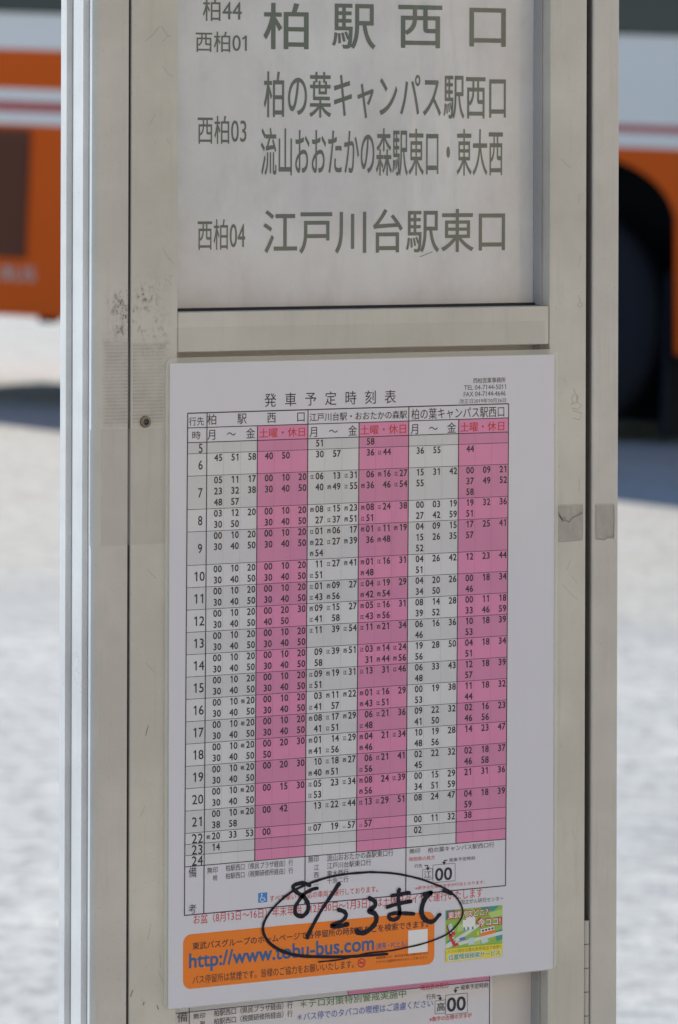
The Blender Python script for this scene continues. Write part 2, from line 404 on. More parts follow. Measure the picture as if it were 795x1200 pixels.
# left post: extruded section with ribs on its outer side
def rounded(p):
    return p
x0, x1, yb = -0.1405, -0.1226, 0.0345
prof = [(x1, 0.0)]
for k in range(7):
    a = math.radians(90 + 90 * k / 6); r = 0.0032
    prof.append((x0 + r + r * math.cos(a), r - r * math.sin(a)))
prof += [(x0, 0.0050), (x0, 0.0118 - 0.0068 + 0.0002)]
ribs = [(0.0052, 0.0120), (0.0218, 0.0288)]
lp = MB()
front = [(x1, 0.030), (x1, 0.0)] + prof[1:8]
lp.prism([(x1, yb), (x1, 0.0)] + prof[1:8] + [(x0, 0.0052), (x0 + 0.0030, 0.0052), (x0 + 0.0030, 0.0120), (x0, 0.0120), (x0, 0.0218), (x0 + 0.0030, 0.0218), (x0 + 0.0030, 0.0288), (x0, 0.0288), (x0, yb)], 'z', GZ - 0.01, ZP, M_FRAME2)
# silver for the ribs; the grooves' shade put into a greyer colour
nf = len(lp.f)
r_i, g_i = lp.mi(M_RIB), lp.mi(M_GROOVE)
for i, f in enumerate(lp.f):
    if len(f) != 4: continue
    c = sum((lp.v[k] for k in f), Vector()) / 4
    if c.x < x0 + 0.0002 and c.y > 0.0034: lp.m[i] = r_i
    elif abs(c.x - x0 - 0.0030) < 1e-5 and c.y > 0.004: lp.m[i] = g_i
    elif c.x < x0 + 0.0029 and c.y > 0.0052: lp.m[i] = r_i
left_post = recalc(lp.build('post', sign))
rp = MB()
xr0, xr1 = 0.1431, 0.1590
pr = [(xr0, yb), (xr0, 0.0006), (xr0 + 0.0006, 0.0)]
for k in range(7):
    a = math.radians(90 - 90 * k / 6); r = 0.0012
    pr.append((xr1 - r + r * math.cos(a), r - r * math.sin(a)))
pr += [(xr1, yb)]
rp.prism(pr, 'z', GZ - 0.01, ZP, M_FRAME2)
recalc(rp.build('post', sign))
gp = MB(); gp.box(x1 + 0.0001, XL0 - 0.0001, 0.0012, 0.030, GZ, ZP - 0.02, M_DARK); gp.box(XR1 + 0.0001, xr0 - 0.0007, 0.020, 0.030, GZ, ZP - 0.02, M_DARK); gp.box(xr0 - 0.0006, xr0 - 0.0001, 0.0014, 0.030, GZ, ZP - 0.02, M_STRIP)
gp.build('gap_strip', sign)  # dark strips set inside the gaps to make them dark
# door frame: stiles and rails
def scratches(p, items):
    for pts, wd in items:
        p.ribbon([p.P(*q) for q in pts], M_SCUFF, wd, 2)
st = Print(0.0); st.box(XL0, XL1, 0, 0.026, GZ + 0.12, Z_TOP + 0.05, M_FRAME, 0.0003)
rnd = random.Random(3)
for k in range(16):                                    # hairline scratches
    x = rnd.uniform(160, 203); y = rnd.uniform(10, 330) if k % 2 else rnd.uniform(650, 1190)
    a = rnd.uniform(-1.9, 1.9); l = rnd.uniform(4, 20)
    scratches(st, [([(x, y), (x + l * math.sin(a) * 0.5, y + l * 0.6), (x + l * math.sin(a), y + l)], 0.00012)])
scratches(st, [([(171, 862), (174, 850)], 0.0004), ([(156, 1160), (153, 1168)], 0.0006), ([(169, 1174), (168, 1178)], 0.0007), ([(184, 1178), (186, 1183)], 0.0006)])
lstile = st.build('stile', sign)
sc = Print(-0.0001)
cx, cz = sc.P(170.5, 494.3)
def ring(p, cx, cz, r0, r1, m, lay):
    n = 20; a = [(cx + r1 * math.cos(i * math.tau / n), cz + r1 * math.sin(i * math.tau / n)) for i in range(n)]; b = [(cx + r0 * math.cos(i * math.tau / n), cz + r0 * math.sin(i * math.tau / n)) for i in range(n)]
    V = [(x, p.Y - lay * 0.00003, z) for x, z in a + b]; p.add(V, [(i, (i + 1) % n, n + (i + 1) % n, n + i) for i in range(n)], m)
scr = MB(); n = 20
for (ra, ya, rb, yb_, m) in ((0.0029, 0.0, 0.0027, -0.0009, M_SCREW), (0.0027, -0.0009, 0.0015, -0.0011, M_SCREW), (0.0015, -0.0011, 0.0014, 0.001, M_DARK), (0.0014, -0.0002, 0.0001, -0.0002, M_DARK)):
    V = [(cx + ra * math.cos(i * math.tau / n), ya, cz + ra * math.sin(i * math.tau / n)) for i in range(n)] + [(cx + rb * math.cos(i * math.tau / n), yb_, cz + rb * math.sin(i * math.tau / n)) for i in range(n)]
    scr.add(V, [(i, (i + 1) % n, n + (i + 1) % n, n + i) for i in range(n)], m, True)
scr.build('screw', lstile)
rs = Print(0.0); rs.box(XR0, XR1, 0, 0.026, GZ + 0.12, Z_TOP + 0.05, M_FRAME, 0.0003)
for k in range(14):
    x = rnd.uniform(650, 683); y = rnd.uniform(20, 570) if k % 3 else rnd.uniform(650, 1190)
    a = rnd.uniform(-1.9, 1.9); l = rnd.uniform(4, 18)
    scratches(rs, [([(x, y), (x + l * math.sin(a) * 0.5, y + l * 0.6), (x + l * math.sin(a), y + l)], 0.00012)])
scratches(rs, [([(678, 346), (680, 353), (683, 357), (681, 360), (677, 358), (679, 354)], 0.0002),
               ([(672, 455), (675, 462), (677, 470), (672, 473), (670, 466), (673, 462)], 0.0002), ([(669, 474), (676, 471), (682, 475), (677, 480), (670, 478)], 0.0002),
               ([(671, 481), (682, 484), (679, 492), (671, 490)], 0.0002), ([(676, 463), (678, 466), (676, 469)], 0.0003)])
rstile = rs.build('stile', sign)
for nm, za, zb in (('rail', Z_R0, Z_R1), ('rail', Z_TOP, Z_TOP + 0.05), ('rail', GZ + 0.12, GZ + 0.155)):
    b = MB(); b.box(XL1 + 0.0003, XR0 - 0.0004, 0.0002, 0.026, za, zb, M_FRAME, 0.0003); b.build(nm, sign)
jo = MB(); jo.box(XR0 - 0.0004, XR0 - 0.0001, 0.004, 0.02, Z_R0, Z_R1, M_SCUFF); jo.build('joint', sign)
for za, zb in ((Z_R1 + 0.0002, Z_TOP - 0.0002), (0.60, Z_R0 - 0.0002)):
    b = MB(); b.box(XR0 - 0.0010, XR0 - 0.0001, 0.0068, 0.0138, za, zb, M_GROOVE, 0.0002); b.build('glazing_bead', sign)
b = MB(); b.box(XL1 + 0.0002, XR0 - 0.0011, 0.0118, 0.0138, Z_R1 + 0.0001, Z_R1 + 0.0014, M_DARK); b.build('foot_strip', sign)  # dark strip drawing the line where panel meets rail
# head plate, base
b = MB(); b.box(x0 - 0.004, xr1 + 0.004, -0.004, 0.040, ZP + 0.0005, ZP + 0.02, M_FRAME2, 0.002); b.build('cap', sign)
b = MB(); b.box(XL0, XR1, 0.003, 0.026, Z_TOP + 0.052, ZP - 0.001, M_FRAME2, 0.001); b.build('header', sign)
b = MB(); b.box(-0.20, 0.22, -0.12, 0.16, GZ - 0.05, GZ + 0.03, M_GROOVE, 0.006); b.build('base', sign)
b = MB(); b.box(XL1, XR0, 0.016, 0.022, GZ + 0.156, 0.5995, M_FRAME, 0.0); b.build('kick_panel', sign)
b = MB(); b.box(XL1 + 0.0003, XR0 - 0.0004, 0.0002, 0.026, 0.60 - 0.02, 0.60, M_FRAME, 0.0003); b.build('rail', sign)
# hinge in the right gap, knuckle by knuckle
hz = at(691, 1079).z; kz = at(691, 1079).z - at(691, 1107).z
hb = MB(); z = hz
while z - kz > 0.62:
    n = 10; R_ = 0.00185; cxh = 0.14105; cyh = 0.0021
    poly = [(cxh + R_ * math.cos(i * math.tau / n), cyh + R_ * math.sin(i * math.tau / n)) for i in range(n)]
    hb.prism(poly, 'z', z - kz + 0.0004, z, M_HINGE, True); z -= kz
recalc(hb.build('hinge', sign))

# route panel behind the door frame, with its painted lettering
YP = 0.0140
rpn = Print(YP - 0.0001)
rpn.box(XL1 - 0.002, XR0 + 0.002, YP, YP + 0.004, Z_R1 - 0.002, Z_TOP + 0.002, M_PANEL)
for t, xl, yt, yb_, xr in (('柏44', 238, -3, 24.5, 283.5), ('西柏01', 229.5, 36.5, 60.8, 289.5), ('西柏03', 232, 135.5, 168.6, 289), ('西柏04', 232, 257, 293, 287.5)):
    rpn.T(t, xl, yt, yb_, xr, M_LETTER, 1, 0.004, 6)
for t, xl, yt, yb_, xr in (('柏', 309, 3, 57.5, 362), ('駅', 389.5, 4, 57, 440.5), ('西', 467, 5.5, 56, 518.5), ('口', 550.5, 9, 54.5, 593)):
    rpn.T(t, xl, yt, yb_, xr, M_LETTER, 1, 0.009, 6)
for t, xl, yt, yb_, xr in (('柏の葉キャンパス駅西口', 309.5, 83.5, 138, 593), ('流山おおたかの森駅東口・東大西', 306, 149.5, 206, 589.5), ('江戸川台駅東口', 309, 245.5, 298, 592)):
    rpn.T(t, xl, yt, yb_, xr, M_LETTER, 1, 0.007, 6)
rpn.ribbon([rpn.P(*q) for q in ((492, 301), (500, 298), (507, 295))], M_LETTER, 0.0003, 1)
rpn.build('route_panel', sign)
b = MB(); b.box(XL1 - 0.002, XR0 + 0.002, YP, YP + 0.004, 0.598, Z_R0 + 0.002, M_BACK); b.build('backing_panel', sign)

# ------------------------------------------------------------------ the laminated timetable on the sign
SX, SZ, SW, SH = -0.10085, 1.14611, 0.220, 0.30705
sheet = thing('timetable_sheet', 'laminated white bus timetable with pink columns and a handwritten date, taped over the frame', 'timetable', (0.01, -0.001, SZ - SH))
YS = -0.0012
def rrect(x0, z0, x1, z1, r, n=6):
    out = []
    for cx_, cz_, a0 in ((x1 - r, z1 - r, 0), (x0 + r, z1 - r, 90), (x0 + r, z0 + r, 180), (x1 - r, z0 + r, 270)):
        for i in range(n + 1):
            a = math.radians(a0 + 90 * i / n); out.append((cx_ + r * math.cos(a), cz_ + r * math.sin(a)))
    return out
pp = Print(YS + 0.00002); pp.prism(rrect(SX + 0.0004, SZ - SH, SX + SW, SZ, 0.0005), 'y', YS + 0.00002, YS + 0.0005, K_PAPER)
PI = K_SOFT
pp.T('西柏営業事務所', 554.8, 443, 449.2, 592.6, PI, 3, 0.004); pp.T('TEL 04-7144-5011', 544, 451.6, 457.2, 593, PI); pp.T('FAX 04-7144-4646', 543.6, 459.2, 465, 592.6, PI)
pp.T('改正日2019年10月26日', 538.8, 467.6, 473.2, 593, PI)
pp.spread('発車予定時刻表', 310.3, 461, 477, 464, K_INK, 3, 0.0)
pp.T('お盆（8月13日～16日）年末年始（12月30日～1月3日）は土休日ダイヤで運行いたします', 227, 1071.5, 1083.5, 565.5, K_RED)
pp.T('国立がん研究センター', 540.3, 1054.5, 1060, 590, K_SOFT)
recalc(pp.build('paper', sheet))
# laminate border, a thin clear rim round the paper
lm = MB()
def rim(x0, z0, x1, z1, x2, z2, x3, z3):
    a = rrect(x0, z0, x1, z1, 0.004); b_ = rrect(x2, z2, x3, z3, 0.0008); n = len(a)
    for y0_, y1_ in ((YS - 0.0001, YS + 0.0007),):
        V = [(p[0], y0_, p[1]) for p in a] + [(p[0], y0_, p[1]) for p in b_] + [(p[0], y1_, p[1]) for p in a]
        lm.add(V, [(i, (i + 1) % n, n + (i + 1) % n, n + i) for i in range(n)] + [(i, 2 * n + i, 2 * n + (i + 1) % n, (i + 1) % n) for i in range(n)], M_LAM)
rim(SX - 0.0018, SZ - SH - 0.0004, SX + SW + 0.0024, SZ + 0.0026, SX + 0.0002, SZ - SH + 0.0001, SX + SW + 0.0001, SZ - 0.0001)
lm.build('laminate', sheet)

tb = Print(YS)
def uv(u, v): return (SX + (u + 0.5 - 0.0044 * (v - 24)) / 1000, SZ - v / 1000)
def cell(u0, v0, u1, v1, m, lay=1): tb.flat([uv(u0, v1), uv(u1, v1), uv(u1, v0), uv(u0, v0)], m, lay)
CU = [9.6, 20.2, 48.1, 76.3, 105.3, 133.8, 162.8, 192.2]
V0, V1, V2, UNIT, VE, VB = 24.0, 31.0, 38.05, 5.318, 240.1, 263.2
LINES = [1, 2, 3, 2, 3] + [2] * 12 + [1, 1, 1]
MK = {'e': '江', 'n': '西', 'z': '税', 't': '二'}
Z3 = '00 10 20/30 40 50'; ZZ = '00 10 z20/30 40 50'
DATA = [
 ['', '45 51 58', '05 11 17/23 32 38/48 57', '03 12 20/30 50', Z3] + [Z3] * 6 + [ZZ] * 5 + ['00 10 z20/38 58', 'z20 33 53', '14', ''],
 ['', '40 50', Z3, Z3, Z3, Z3, Z3, '00 20 30/40 50'] + [Z3] * 5 + ['00 20 30/50', '00 20 30', '00 15 30', '00 42', '00', '', ''],
 ['51', '30 57', 'e06 13 e31/40 n49 e55', 'n08 e15 n23/27 e37 n51', 'e01 n06 17/n22 e27 n39/n54', '11 e27 n41/e51', 'e01 n09 27/e43 n56', 'n09 e15 27/e41 58', 'e11 39 e54', '09 e39 n51/58', 'e09 n19 e31/e51', '03 n11 n22/e41 57', 'n08 e17 n29/41 e51', 'n01 14 e29/n41 e56', '10 e18 n27/n40 n51', 'e05 23 e34/e53', '13 e22 e44', 'e07 19 t57', '', ''],
 ['58', '36 e44', '06 n16 e27/n36 46 e54', 'n08 e24 38/e51', 'n01 e11 n19/36 n48', 'n01 e16 31/n48', 'e04 e19 29/n42 n54', 'n05 e16 31/e43 n56', 'e11 n21 34', 'e03 n14 e24/31 n44 n56', 'e13 31 e46', 'n01 e16 29/n43 e51', '06 e21 36/e48', 'n04 21 e34/n46', '06 e21 41/e56', 'n08 24 e39/n56', 'e13 e29 51', 't57', '', ''],
 ['', '36 55', '15 31 42/55', '00 03 19/27 42 59', '04 09 15/15 26 35/52', '04 26 42/51', '04 20 26/34 50', '08 14 28/39 52', '06 16 36/46', '19 28 50/56', '06 33 43/48', '00 19 38/53', '09 22 32/41 50', '10 19 28/48 56', '02 22 32/45', '00 15 29/34 51 59', '08 24 47', '00 11 32', '02', ''],
 ['', '44', '00 09 21/37 49 52/58', '19 32 36/51', '17 25 41/57', '12 23 44', '00 18 34/46', '00 11 18/33 46 59', '10 18 39/53', '04 18 34/51', '12 18 39/57', '11 18 32/44', '02 16 23/46 56', '14 23 47', '02 18 37/46 58', '21 31 36', '04 18 39/59', '38', '', '']]
LW = 0.42
G0 = glyphs('0', 0.024, 3)
def digits(d, xa, zb_, xb, zt_, bold=0.024):
    n = len(d); half = (xb - xa) / n
    for i, ch in enumerate(d):
        g_ = glyphs(ch, bold, 3); wd_ = half * 0.88 * (g_[3] - g_[2]) / (G0[3] - G0[2]); c = xa + half * (i + 0.5)
        if ch == '1': c -= half * 0.03
        tb.put(ch, c - wd_ / 2, zb_, c + wd_ / 2, zt_, K_INK, 3, bold)
def hl(u0, u1, v, wd=LW, m=K_LINE, lay=2): cell(u0, v - wd / 2, u1, v + wd / 2, m, lay)
def vl(u, v0, v1, wd=LW, m=K_LINE, lay=4): cell(u - wd / 2, v0, u + wd / 2, v1, m, lay)
for a in (2, 4, 6): cell(CU[a], V1, CU[a + 1], V2, K_PINK)
v = V2; rows = []
for r, nl in enumerate(LINES):
    rows.append(v); ve = v + nl * UNIT
    if r == len(LINES) - 1: ve = VE
    dark = r % 2 == 0
    cell(CU[0], v, CU[1], ve, K_CELLD if dark else K_CELL)
    for a in range(6):
        pink = a % 2 == 1
        cell(CU[a + 1], v, CU[a + 2], ve, (K_PINKD if dark else K_PINK) if pink else (K_CELLD if dark else K_CELL))
        w3 = (CU[a + 2] - CU[a + 1]) / 3
        for k in (1, 2): vl(CU[a + 1] + k * w3, v, ve, 0.16, K_FAINTP if pink else K_FAINT, 2)
        if DATA[a][r]:
            for q, line in enumerate(DATA[a][r].split('/')):
                # which third of the column each entry takes
                for k, e in enumerate(line.split(' ')):
                    ur = CU[a + 1] + (k + 1) * w3 - 0.55; vt = v + q * UNIT + 0.62
                    mk = e[0] if e[0] in MK else None
                    d = e[-2:]
                    xa, zb_ = uv(ur - 4.75, vt + 3.35); xb, zt_ = uv(ur, vt)
                    digits(d, xa, zb_, xb, zt_)
                    if mk:
                        xa, zb_ = uv(ur - 7.6, vt + 3.0); xb, zt_ = uv(ur - 5.5, vt + (2.1 if mk == 't' else 1.0))
                        tb.put(MK[mk], xa, zb_, xb, zt_, K_INK, 3, 0.028)
    hour = str(5 + r); wd = 4.0 if len(hour) == 1 else 7.6
    uc = (CU[0] + CU[1]) / 2; vm = (v + ve) / 2
    ur = CU[1] - (0.5 if len(hour) == 2 else 2.0)
    hw = wd * (0.70 if len(hour) == 1 else 0.86)
    xa, zb_ = uv(ur - hw, vm + 2.25 + 0.15); xb, zt_ = uv(ur, vm - 2.25 + 0.15)
    digits(hour, xa, zb_, xb, zt_, 0.010)
    hl(CU[0], CU[-1], v, LW if r == 0 else 0.26)
    v = ve
hl(CU[0], CU[-1], V0, 0.55); hl(CU[0], CU[-1], V1); hl(CU[0], CU[-1], VE); hl(CU[0], CU[-1], VB, 0.5)
for i, u in enumerate(CU):
    ve = VB if i in (0, 1, 3, 5, 7) else VE
    vl(u, V0 if i in (0, 1, 3, 5, 7) else V1, ve, 0.5)
tb.T('行先', 221.7, 489, 499, 239.2, K_INK); tb.T('時', 225.6, 505.5, 515, 235.3, K_INK)
tb.spread('柏駅西口', 243.5, 485.3, 498, 358, K_INK); tb.T('江戸川台駅・おおたかの森駅', 363, 484.3, 494, 477, K_INK, 3, 0.004); tb.T('柏の葉キャンパス駅西口', 482.3, 479, 492, 591, K_INK)
for xl, yt, xr in ((243.5, 503.2, 299), (363, 500, 418.5), (481.5, 496.6, 534.5)): tb.spread('月～金', xl, yt, yt + 12.4, xr, K_INK)
for xl, yt, xr in ((304, 502.2, 357.5), (422.5, 498.6, 475.8), (539.6, 495.2, 591)): tb.T('土曜・休日', xl, yt, yt + 11, xr, K_RED, 3, 0.006)
# the notes under the columns
tb.T('備', 221.3, 1016.6, 1028.6, 230.5, K_INK); tb.T('考', 221, 1060, 1071, 230.2, K_INK)
for t, xl, yt, yb_, xr in (('無印', 243, 1016.6, 1024, 255), ('税', 249.7, 1025.7, 1032.2, 255), ('柏駅西口（県民プラザ経由）行', 264.8, 1013.6, 1021.4, 343.5), ('柏駅西口（税関研修所経由）行', 264.8, 1023, 1030.6, 343.5),
        ('無印', 361.4, 1003.6, 1011.2, 373.4), ('流山おおたかの森駅東口行', 383.4, 1002, 1009.8, 461), ('江', 368, 1013.4, 1020, 374), ('江戸川台駅東口行', 383.4, 1011.2, 1018.6, 435), ('西', 368, 1022.4, 1028.8, 373.6),
        ('東大西行', 383.4, 1020.4, 1027.2, 408.5), ('二', 368, 1034, 1037, 373.6), ('十余二行', 383.4, 1028.8, 1035.8, 408.5), ('無印', 480, 994.8, 1000.8, 492.4), ('柏の葉キャンパス駅西口行', 501.6, 993.4, 999.6, 579.2),
        ('行先', 485.9, 1012.8, 1017.6, 495), ('発車予定時刻', 526.4, 1005.8, 1010.2, 556.7), ('江', 497, 1021, 1029.4, 505.6)):
    tb.T(t, xl, yt, yb_, xr, K_SOFT, 3, 0.003)
tb.T('時刻表の見方', 479.8, 1004.8, 1009.8, 509.7, K_RED); tb.T('※数字の左側の文字が行先となります。', 487, 1038.8, 1043, 568.5, K_RED)
tb.T('すべて車いす対応の車両で運行しております。', 316.4, 1049.4, 1057, 442.9, K_RED)
tb.T('00', 510, 1017.6, 1032.8, 530, K_INK, 3, 0.02)
def pbox(p, xl, yt, yb_, xr, m, wd=0.00022, lay=3):
    a, z1 = p.P(xl, yt); _, z0 = p.P(xl, yb_); b_, _ = p.P(xr, (yt + yb_) / 2)
    p.ribbon([(a, z0), (b_, z0)], m, wd, lay); p.ribbon([(a, z1), (b_, z1)], m, wd, lay); p.ribbon([(a, z0), (a, z1)], m, wd, lay); p.ribbon([(b_, z0), (b_, z1)], m, wd, lay)
def arrow(p, pts, m, wd=0.0005):
    q = [p.P(*a) for a in pts]; p.ribbon(q[:2], m, wd); p.ribbon(q[1:], m, wd)
    (x, z) = q[-1]; p.flat([(x, z - 0.0008), (x + 0.0012, z + 0.0008), (x - 0.0012, z + 0.0008)], m, 4)
pbox(tb, 495.3, 1019, 1031, 507, K_SOFT); pbox(tb, 507.6, 1013.8, 1034.5, 533.5, K_SOFT)
arrow(tb, [(497.5, 1014.5), (501.5, 1014.2), (501.5, 1018.5)], K_INK); arrow(tb, [(524.5, 1008), (520.6, 1008.4), (520.6, 1011.8)], K_INK)
# wheelchair symbol
a, z1 = tb.P(302.8, 1046.6); _, z0 = tb.P(302.8, 1058); b_, _ = tb.P(313.4, 1052)
tb.rect(a, z0, b_, z1, K_SKYB, 2); W_, H_ = b_ - a, z1 - z0
q = lambda s_, t_: (a + s_ * W_, z1 - t_ * H_)
tb.disc(*q(0.38, 0.17), 0.0004, K_WHITE, 3, 10)
tb.ribbon([q(0.38, 0.28), q(0.40, 0.55), q(0.66, 0.56), q(0.78, 0.84)], K_WHITE, 0.00038, 3)
tb.ribbon([q(0.30 + 0.0, 0.45), q(0.20, 0.62), q(0.26, 0.82), q(0.45, 0.90), q(0.62, 0.80)], K_WHITE, 0.0003, 4)
tb.build('timetable', sheet)

# orange notice under the table
YN = YS - 0.00000
nb = Print(YS)
a, _ = nb.P(214.7, 1125); b_, _ = nb.P(509.3, 1100); _, z1 = nb.P(230, 1094.2); _, z0 = nb.P(230, 1158.2)
nb.flat(rrect(a, z0, b_, z1, 0.0042)[::-1], K_ORANGE, 1); nb.f[-1] = nb.f[-1][::-1]
nb.T('東武バスグループのホームページで各停留所の時刻表などを検索できます。', 225.8, 1104.4, 1113.4, 502, K_INK, 3, 0.012)
nb.T('http://www.tobu-bus.com', 221.7, 1117, 1140.5, 438.5, K_BLUE, 3, 0.028, 4)
nb.T('（携帯・PCとも）', 440.5, 1105.2, 1113.2, 477, K_BLUE, 3, 0.01)
nb.T('バス停留所は禁煙です。皆様のご協力をお願いいたします。', 226, 1143.6, 1153.6, 414.7, K_INK, 3, 0.002)
nb.T('検索結果により、表示内容が異なる場合があります。', 441, 1121.2, 1124.2, 503, K_INK); nb.T('アクセスには通信料がかかります、ご了承ください。', 441, 1126, 1129.2, 501, K_INK)
x_, z_ = nb.P(423.8, 1128.4); ring(nb, x_, z_, 0.0017, 0.0023, K_RED, 3); nb.ribbon([(x_ - 0.0012, z_ + 0.0012), (x_ + 0.0012, z_ - 0.0012)], K_RED, 0.0005, 4)
nb.ribbon([(x_ - 0.0013, z_), (x_ + 0.0013, z_ + 0.0001)], K_INK, 0.0005, 3)
a, z1 = nb.P(478.6, 1090.6); _, z0 = nb.P(478.6, 1117.4); b_, _ = nb.P(501.2, 1100); nb.rect(a, z0, b_, z1, K_WHITE, 2)
nb.build('notice_banner', sheet)

# small coloured picture at the lower right
pc = Print(YS)
a, z1 = pc.P(522.3, 1067); _, z0 = pc.P(522.3, 1127.6); b_, _ = pc.P(588.9, 1090); W_, H_ = b_ - a, z1 - z0
q = lambda s_, t_: (a + s_ * W_, z1 - t_ * H_)
def poly(pts, m, lay): 
    P_ = [q(*k) for k in pts]
    ar = sum(P_[i][0] * P_[(i + 1) % len(P_)][1] - P_[(i + 1) % len(P_)][0] * P_[i][1] for i in range(len(P_)))
    pc.flat(P_ if ar > 0 else P_[::-1], m, lay)
def ptext(t, s0, t0, s1, t1, m, lay, bold=0.0): (xa, zt_), (xb, zb_) = q(s0, t0), q(s1, t1); pc.put(t, xa, zb_, xb, zt_, m, lay, bold)
K_LGREEN = printed('print_light_green', (0.48, 0.66, 0.20, 1)); K_PALE = printed('print_pale_blue', (0.55, 0.70, 0.74, 1)); K_ROAD = printed('print_pale_road', (0.72, 0.74, 0.70, 1)); K_BROWN = printed('print_brown', (0.30, 0.25, 0.03, 1))
poly([(0, 0), (1, 0), (1, 1), (0, 1)], K_GREEN, 1)
for p_ in ([(0, 0), (.18, 0), (.1, .12), (0, .2)], [(.62, 0), (.95, 0), (.85, .1), (.65, .09)], [(.86, .5), (1, .46), (1, .66), (.9, .7)], [(.03, .6), (.1, .56), (.12, .68), (.02, .72)]): poly(p_, K_TEAL, 2)
for p_ in ([(.22, .05), (.5, .02), (.45, .14), (.25, .16)], [(.75, .12), (1, .08), (1, .2), (.8, .24)], [(.5, .6), (.6, .58), (.62, .72), (.48, .72)], [(.22, .3), (.3, .28), (.3, .42), (.2, .44)]): poly(p_, K_LGREEN, 2)
poly([(.0, .66), (.6, .3), (.66, .32), (.08, .72), (0, .74)], K_ROAD, 3); poly([(.22, .64), (1, .5), (1, .57), (.24, .7)], K_ROAD, 4)
poly([(.3, .22), (.36, .22), (.36, .16), (.52, .15), (.52, .4), (.3, .42)], K_WHITE, 5)
for s_ in (.31, .38, .46): poly([(s_, .36), (s_ + .03, .36), (s_ + .03, .42), (s_, .42)], K_TEAL, 6)
poly([(.62, .64), (.72, .58), (.76, .68), (.64, .72)], K_PALE, 5); poly([(.4, .58), (.5, .57), (.5, .7), (.4, .72)], K_PALE, 5); poly([(.24, .56), (.34, .54), (.35, .6), (.25, .61)], K_BTXT, 6)
poly([(.03, .3), (.1, .26), (.16, .46), (.08, .5)], K_WHITE, 6); poly([(.04, .31), (.1, .28), (.14, .42), (.08, .46)], K_PALE, 7)
poly([(.02, .3), (.04, .28), (.1, .47), (.23, .69), (.14, .72), (.06, .52)], K_RED, 6)
poly([(.1, .42), (.16, .42), (.17, .48), (.1, .5)], K_RED, 8)
for k in range(3): poly([(.11 + .025 * k, .53 + .045 * k), (.15 + .025 * k, .52 + .045 * k), (.16 + .025 * k, .55 + .045 * k), (.12 + .025 * k, .56 + .045 * k)], K_PALE, 8)
poly([(.61, .43), (.85, .39), (.86, .53), (.62, .57)], K_WHITE, 6); poly([(.62, .50), (.86, .46), (.86, .53), (.62, .57)], K_ORANGE, 7)
for k in range(4): poly([(.635 + .055 * k, .445 - .009 * k), (.675 + .055 * k, .438 - .009 * k), (.675 + .055 * k, .475 - .009 * k), (.635 + .055 * k, .482 - .009 * k)], K_SOFT, 8)
poly([(.55, .46), (.58, .455), (.58, .54), (.55, .545)], K_YEL, 6)
poly([(0, .745), (1, .745), (1, 1), (0, 1)], K_YEL, 9)
ptext('バスの現在位置を携帯電話で検索!!', .03, .765, .97, .835, K_BROWN, 10)
ptext('位置情報検索サービス', .03, .845, .98, .985, K_WHITE, 10, 0.06); ptext('位置情報検索サービス', .045, .86, .965, .97, K_TEAL, 11, 0.015)
ptext('東武バスどこ？', .02, .015, .76, .185, K_RED, 12, 0.08); ptext('東武バスどこ？', .04, .035, .74, .165, K_WHITE, 13, 0.012)
ptext('今ココ!', .53, .195, .99, .395, K_RED, 12, 0.09); ptext('今ココ!', .56, .22, .96, .37, K_WHITE, 13, 0.02)
pc.build('picture', sheet)

# the handwriting in marker pen
hw = Print(YS); PENW = 1.14
A = lambda pts: [(300 + x / 5.679, 1010 + y / 5.679) for x, y in pts]
B = lambda pts: [(420 + x / 5.679, 1010 + y / 5.679) for x, y in pts]
def stroke(pts, w0, w1=None, lay=6, wm=None):
    s_ = spline(pts, 8); n = len(s_); w1 = w1 or w0
    W_ = []
    for i in range(n):
        t = i / (n - 1); base = w0 + (w1 - w0) * t if wm is None else (w0 + (wm - w0) * t * 2 if t < 0.5 else wm + (w1 - wm) * (t * 2 - 1))
        W_.append(base * (1 + 0.10 * math.sin(i * 0.9) * math.sin(i * 0.23)) / 1000)
    W_ = [q_ * PENW for q_ in W_]; P_ = [hw.P(*k) for k in s_]; hw.ribbon(P_, K_PEN, W_, lay)
    hw.disc(*P_[0], W_[0] / 2, K_PEN, lay + 14, 12); hw.disc(*P_[-1], W_[-1] / 2, K_PEN, lay + 15, 12)
stroke(A([(355, 155), (312, 140), (255, 155), (250, 180), (280, 208), (320, 235), (345, 275), (345, 325), (310, 360), (268, 350), (260, 310), (278, 270), (320, 215), (368, 186), (405, 175)]), 1.7, 1.5, 6, 2.0)
stroke(A([(550, 148), (500, 225), (430, 330), (372, 435), (340, 500)]), 2.0, 2.1, 7, 1.5)
stroke(A([(548, 318), (588, 332), (600, 360), (568, 395), (502, 424), (545, 430), (605, 415)]), 1.9, 2.0, 8, 1.7)
stroke(B([(70, 240), (108, 262), (108, 295), (70, 325), (110, 345), (120, 385), (95, 430), (45, 468), (0, 470), (-12, 455)]), 1.9, 2.2, 9, 2.2)
stroke(B([(220, 225), (280, 215), (335, 205)]), 1.6, 1.8, 10); stroke(B([(190, 300), (270, 277), (345, 262)]), 1.7, 1.8, 11)
stroke(B([(268, 185), (265, 260), (275, 330), (265, 370), (230, 385), (203, 372), (208, 350), (250, 340), (310, 342), (365, 345)]), 1.9, 1.7, 12, 1.7)
stroke(B([(433, 215), (455, 212), (480, 204)]), 1.9, 2.1, 13); stroke(B([(478, 206), (440, 250), (420, 310), (426, 360), (460, 394), (500, 393), (538, 350)]), 2.2, 1.6, 14, 2.4)
stroke(B([(566, 190), (590, 196), (614, 208)]), 2.0, 2.0, 15)
PENW = 0.98; loop = B([(200, 595)])[:0]
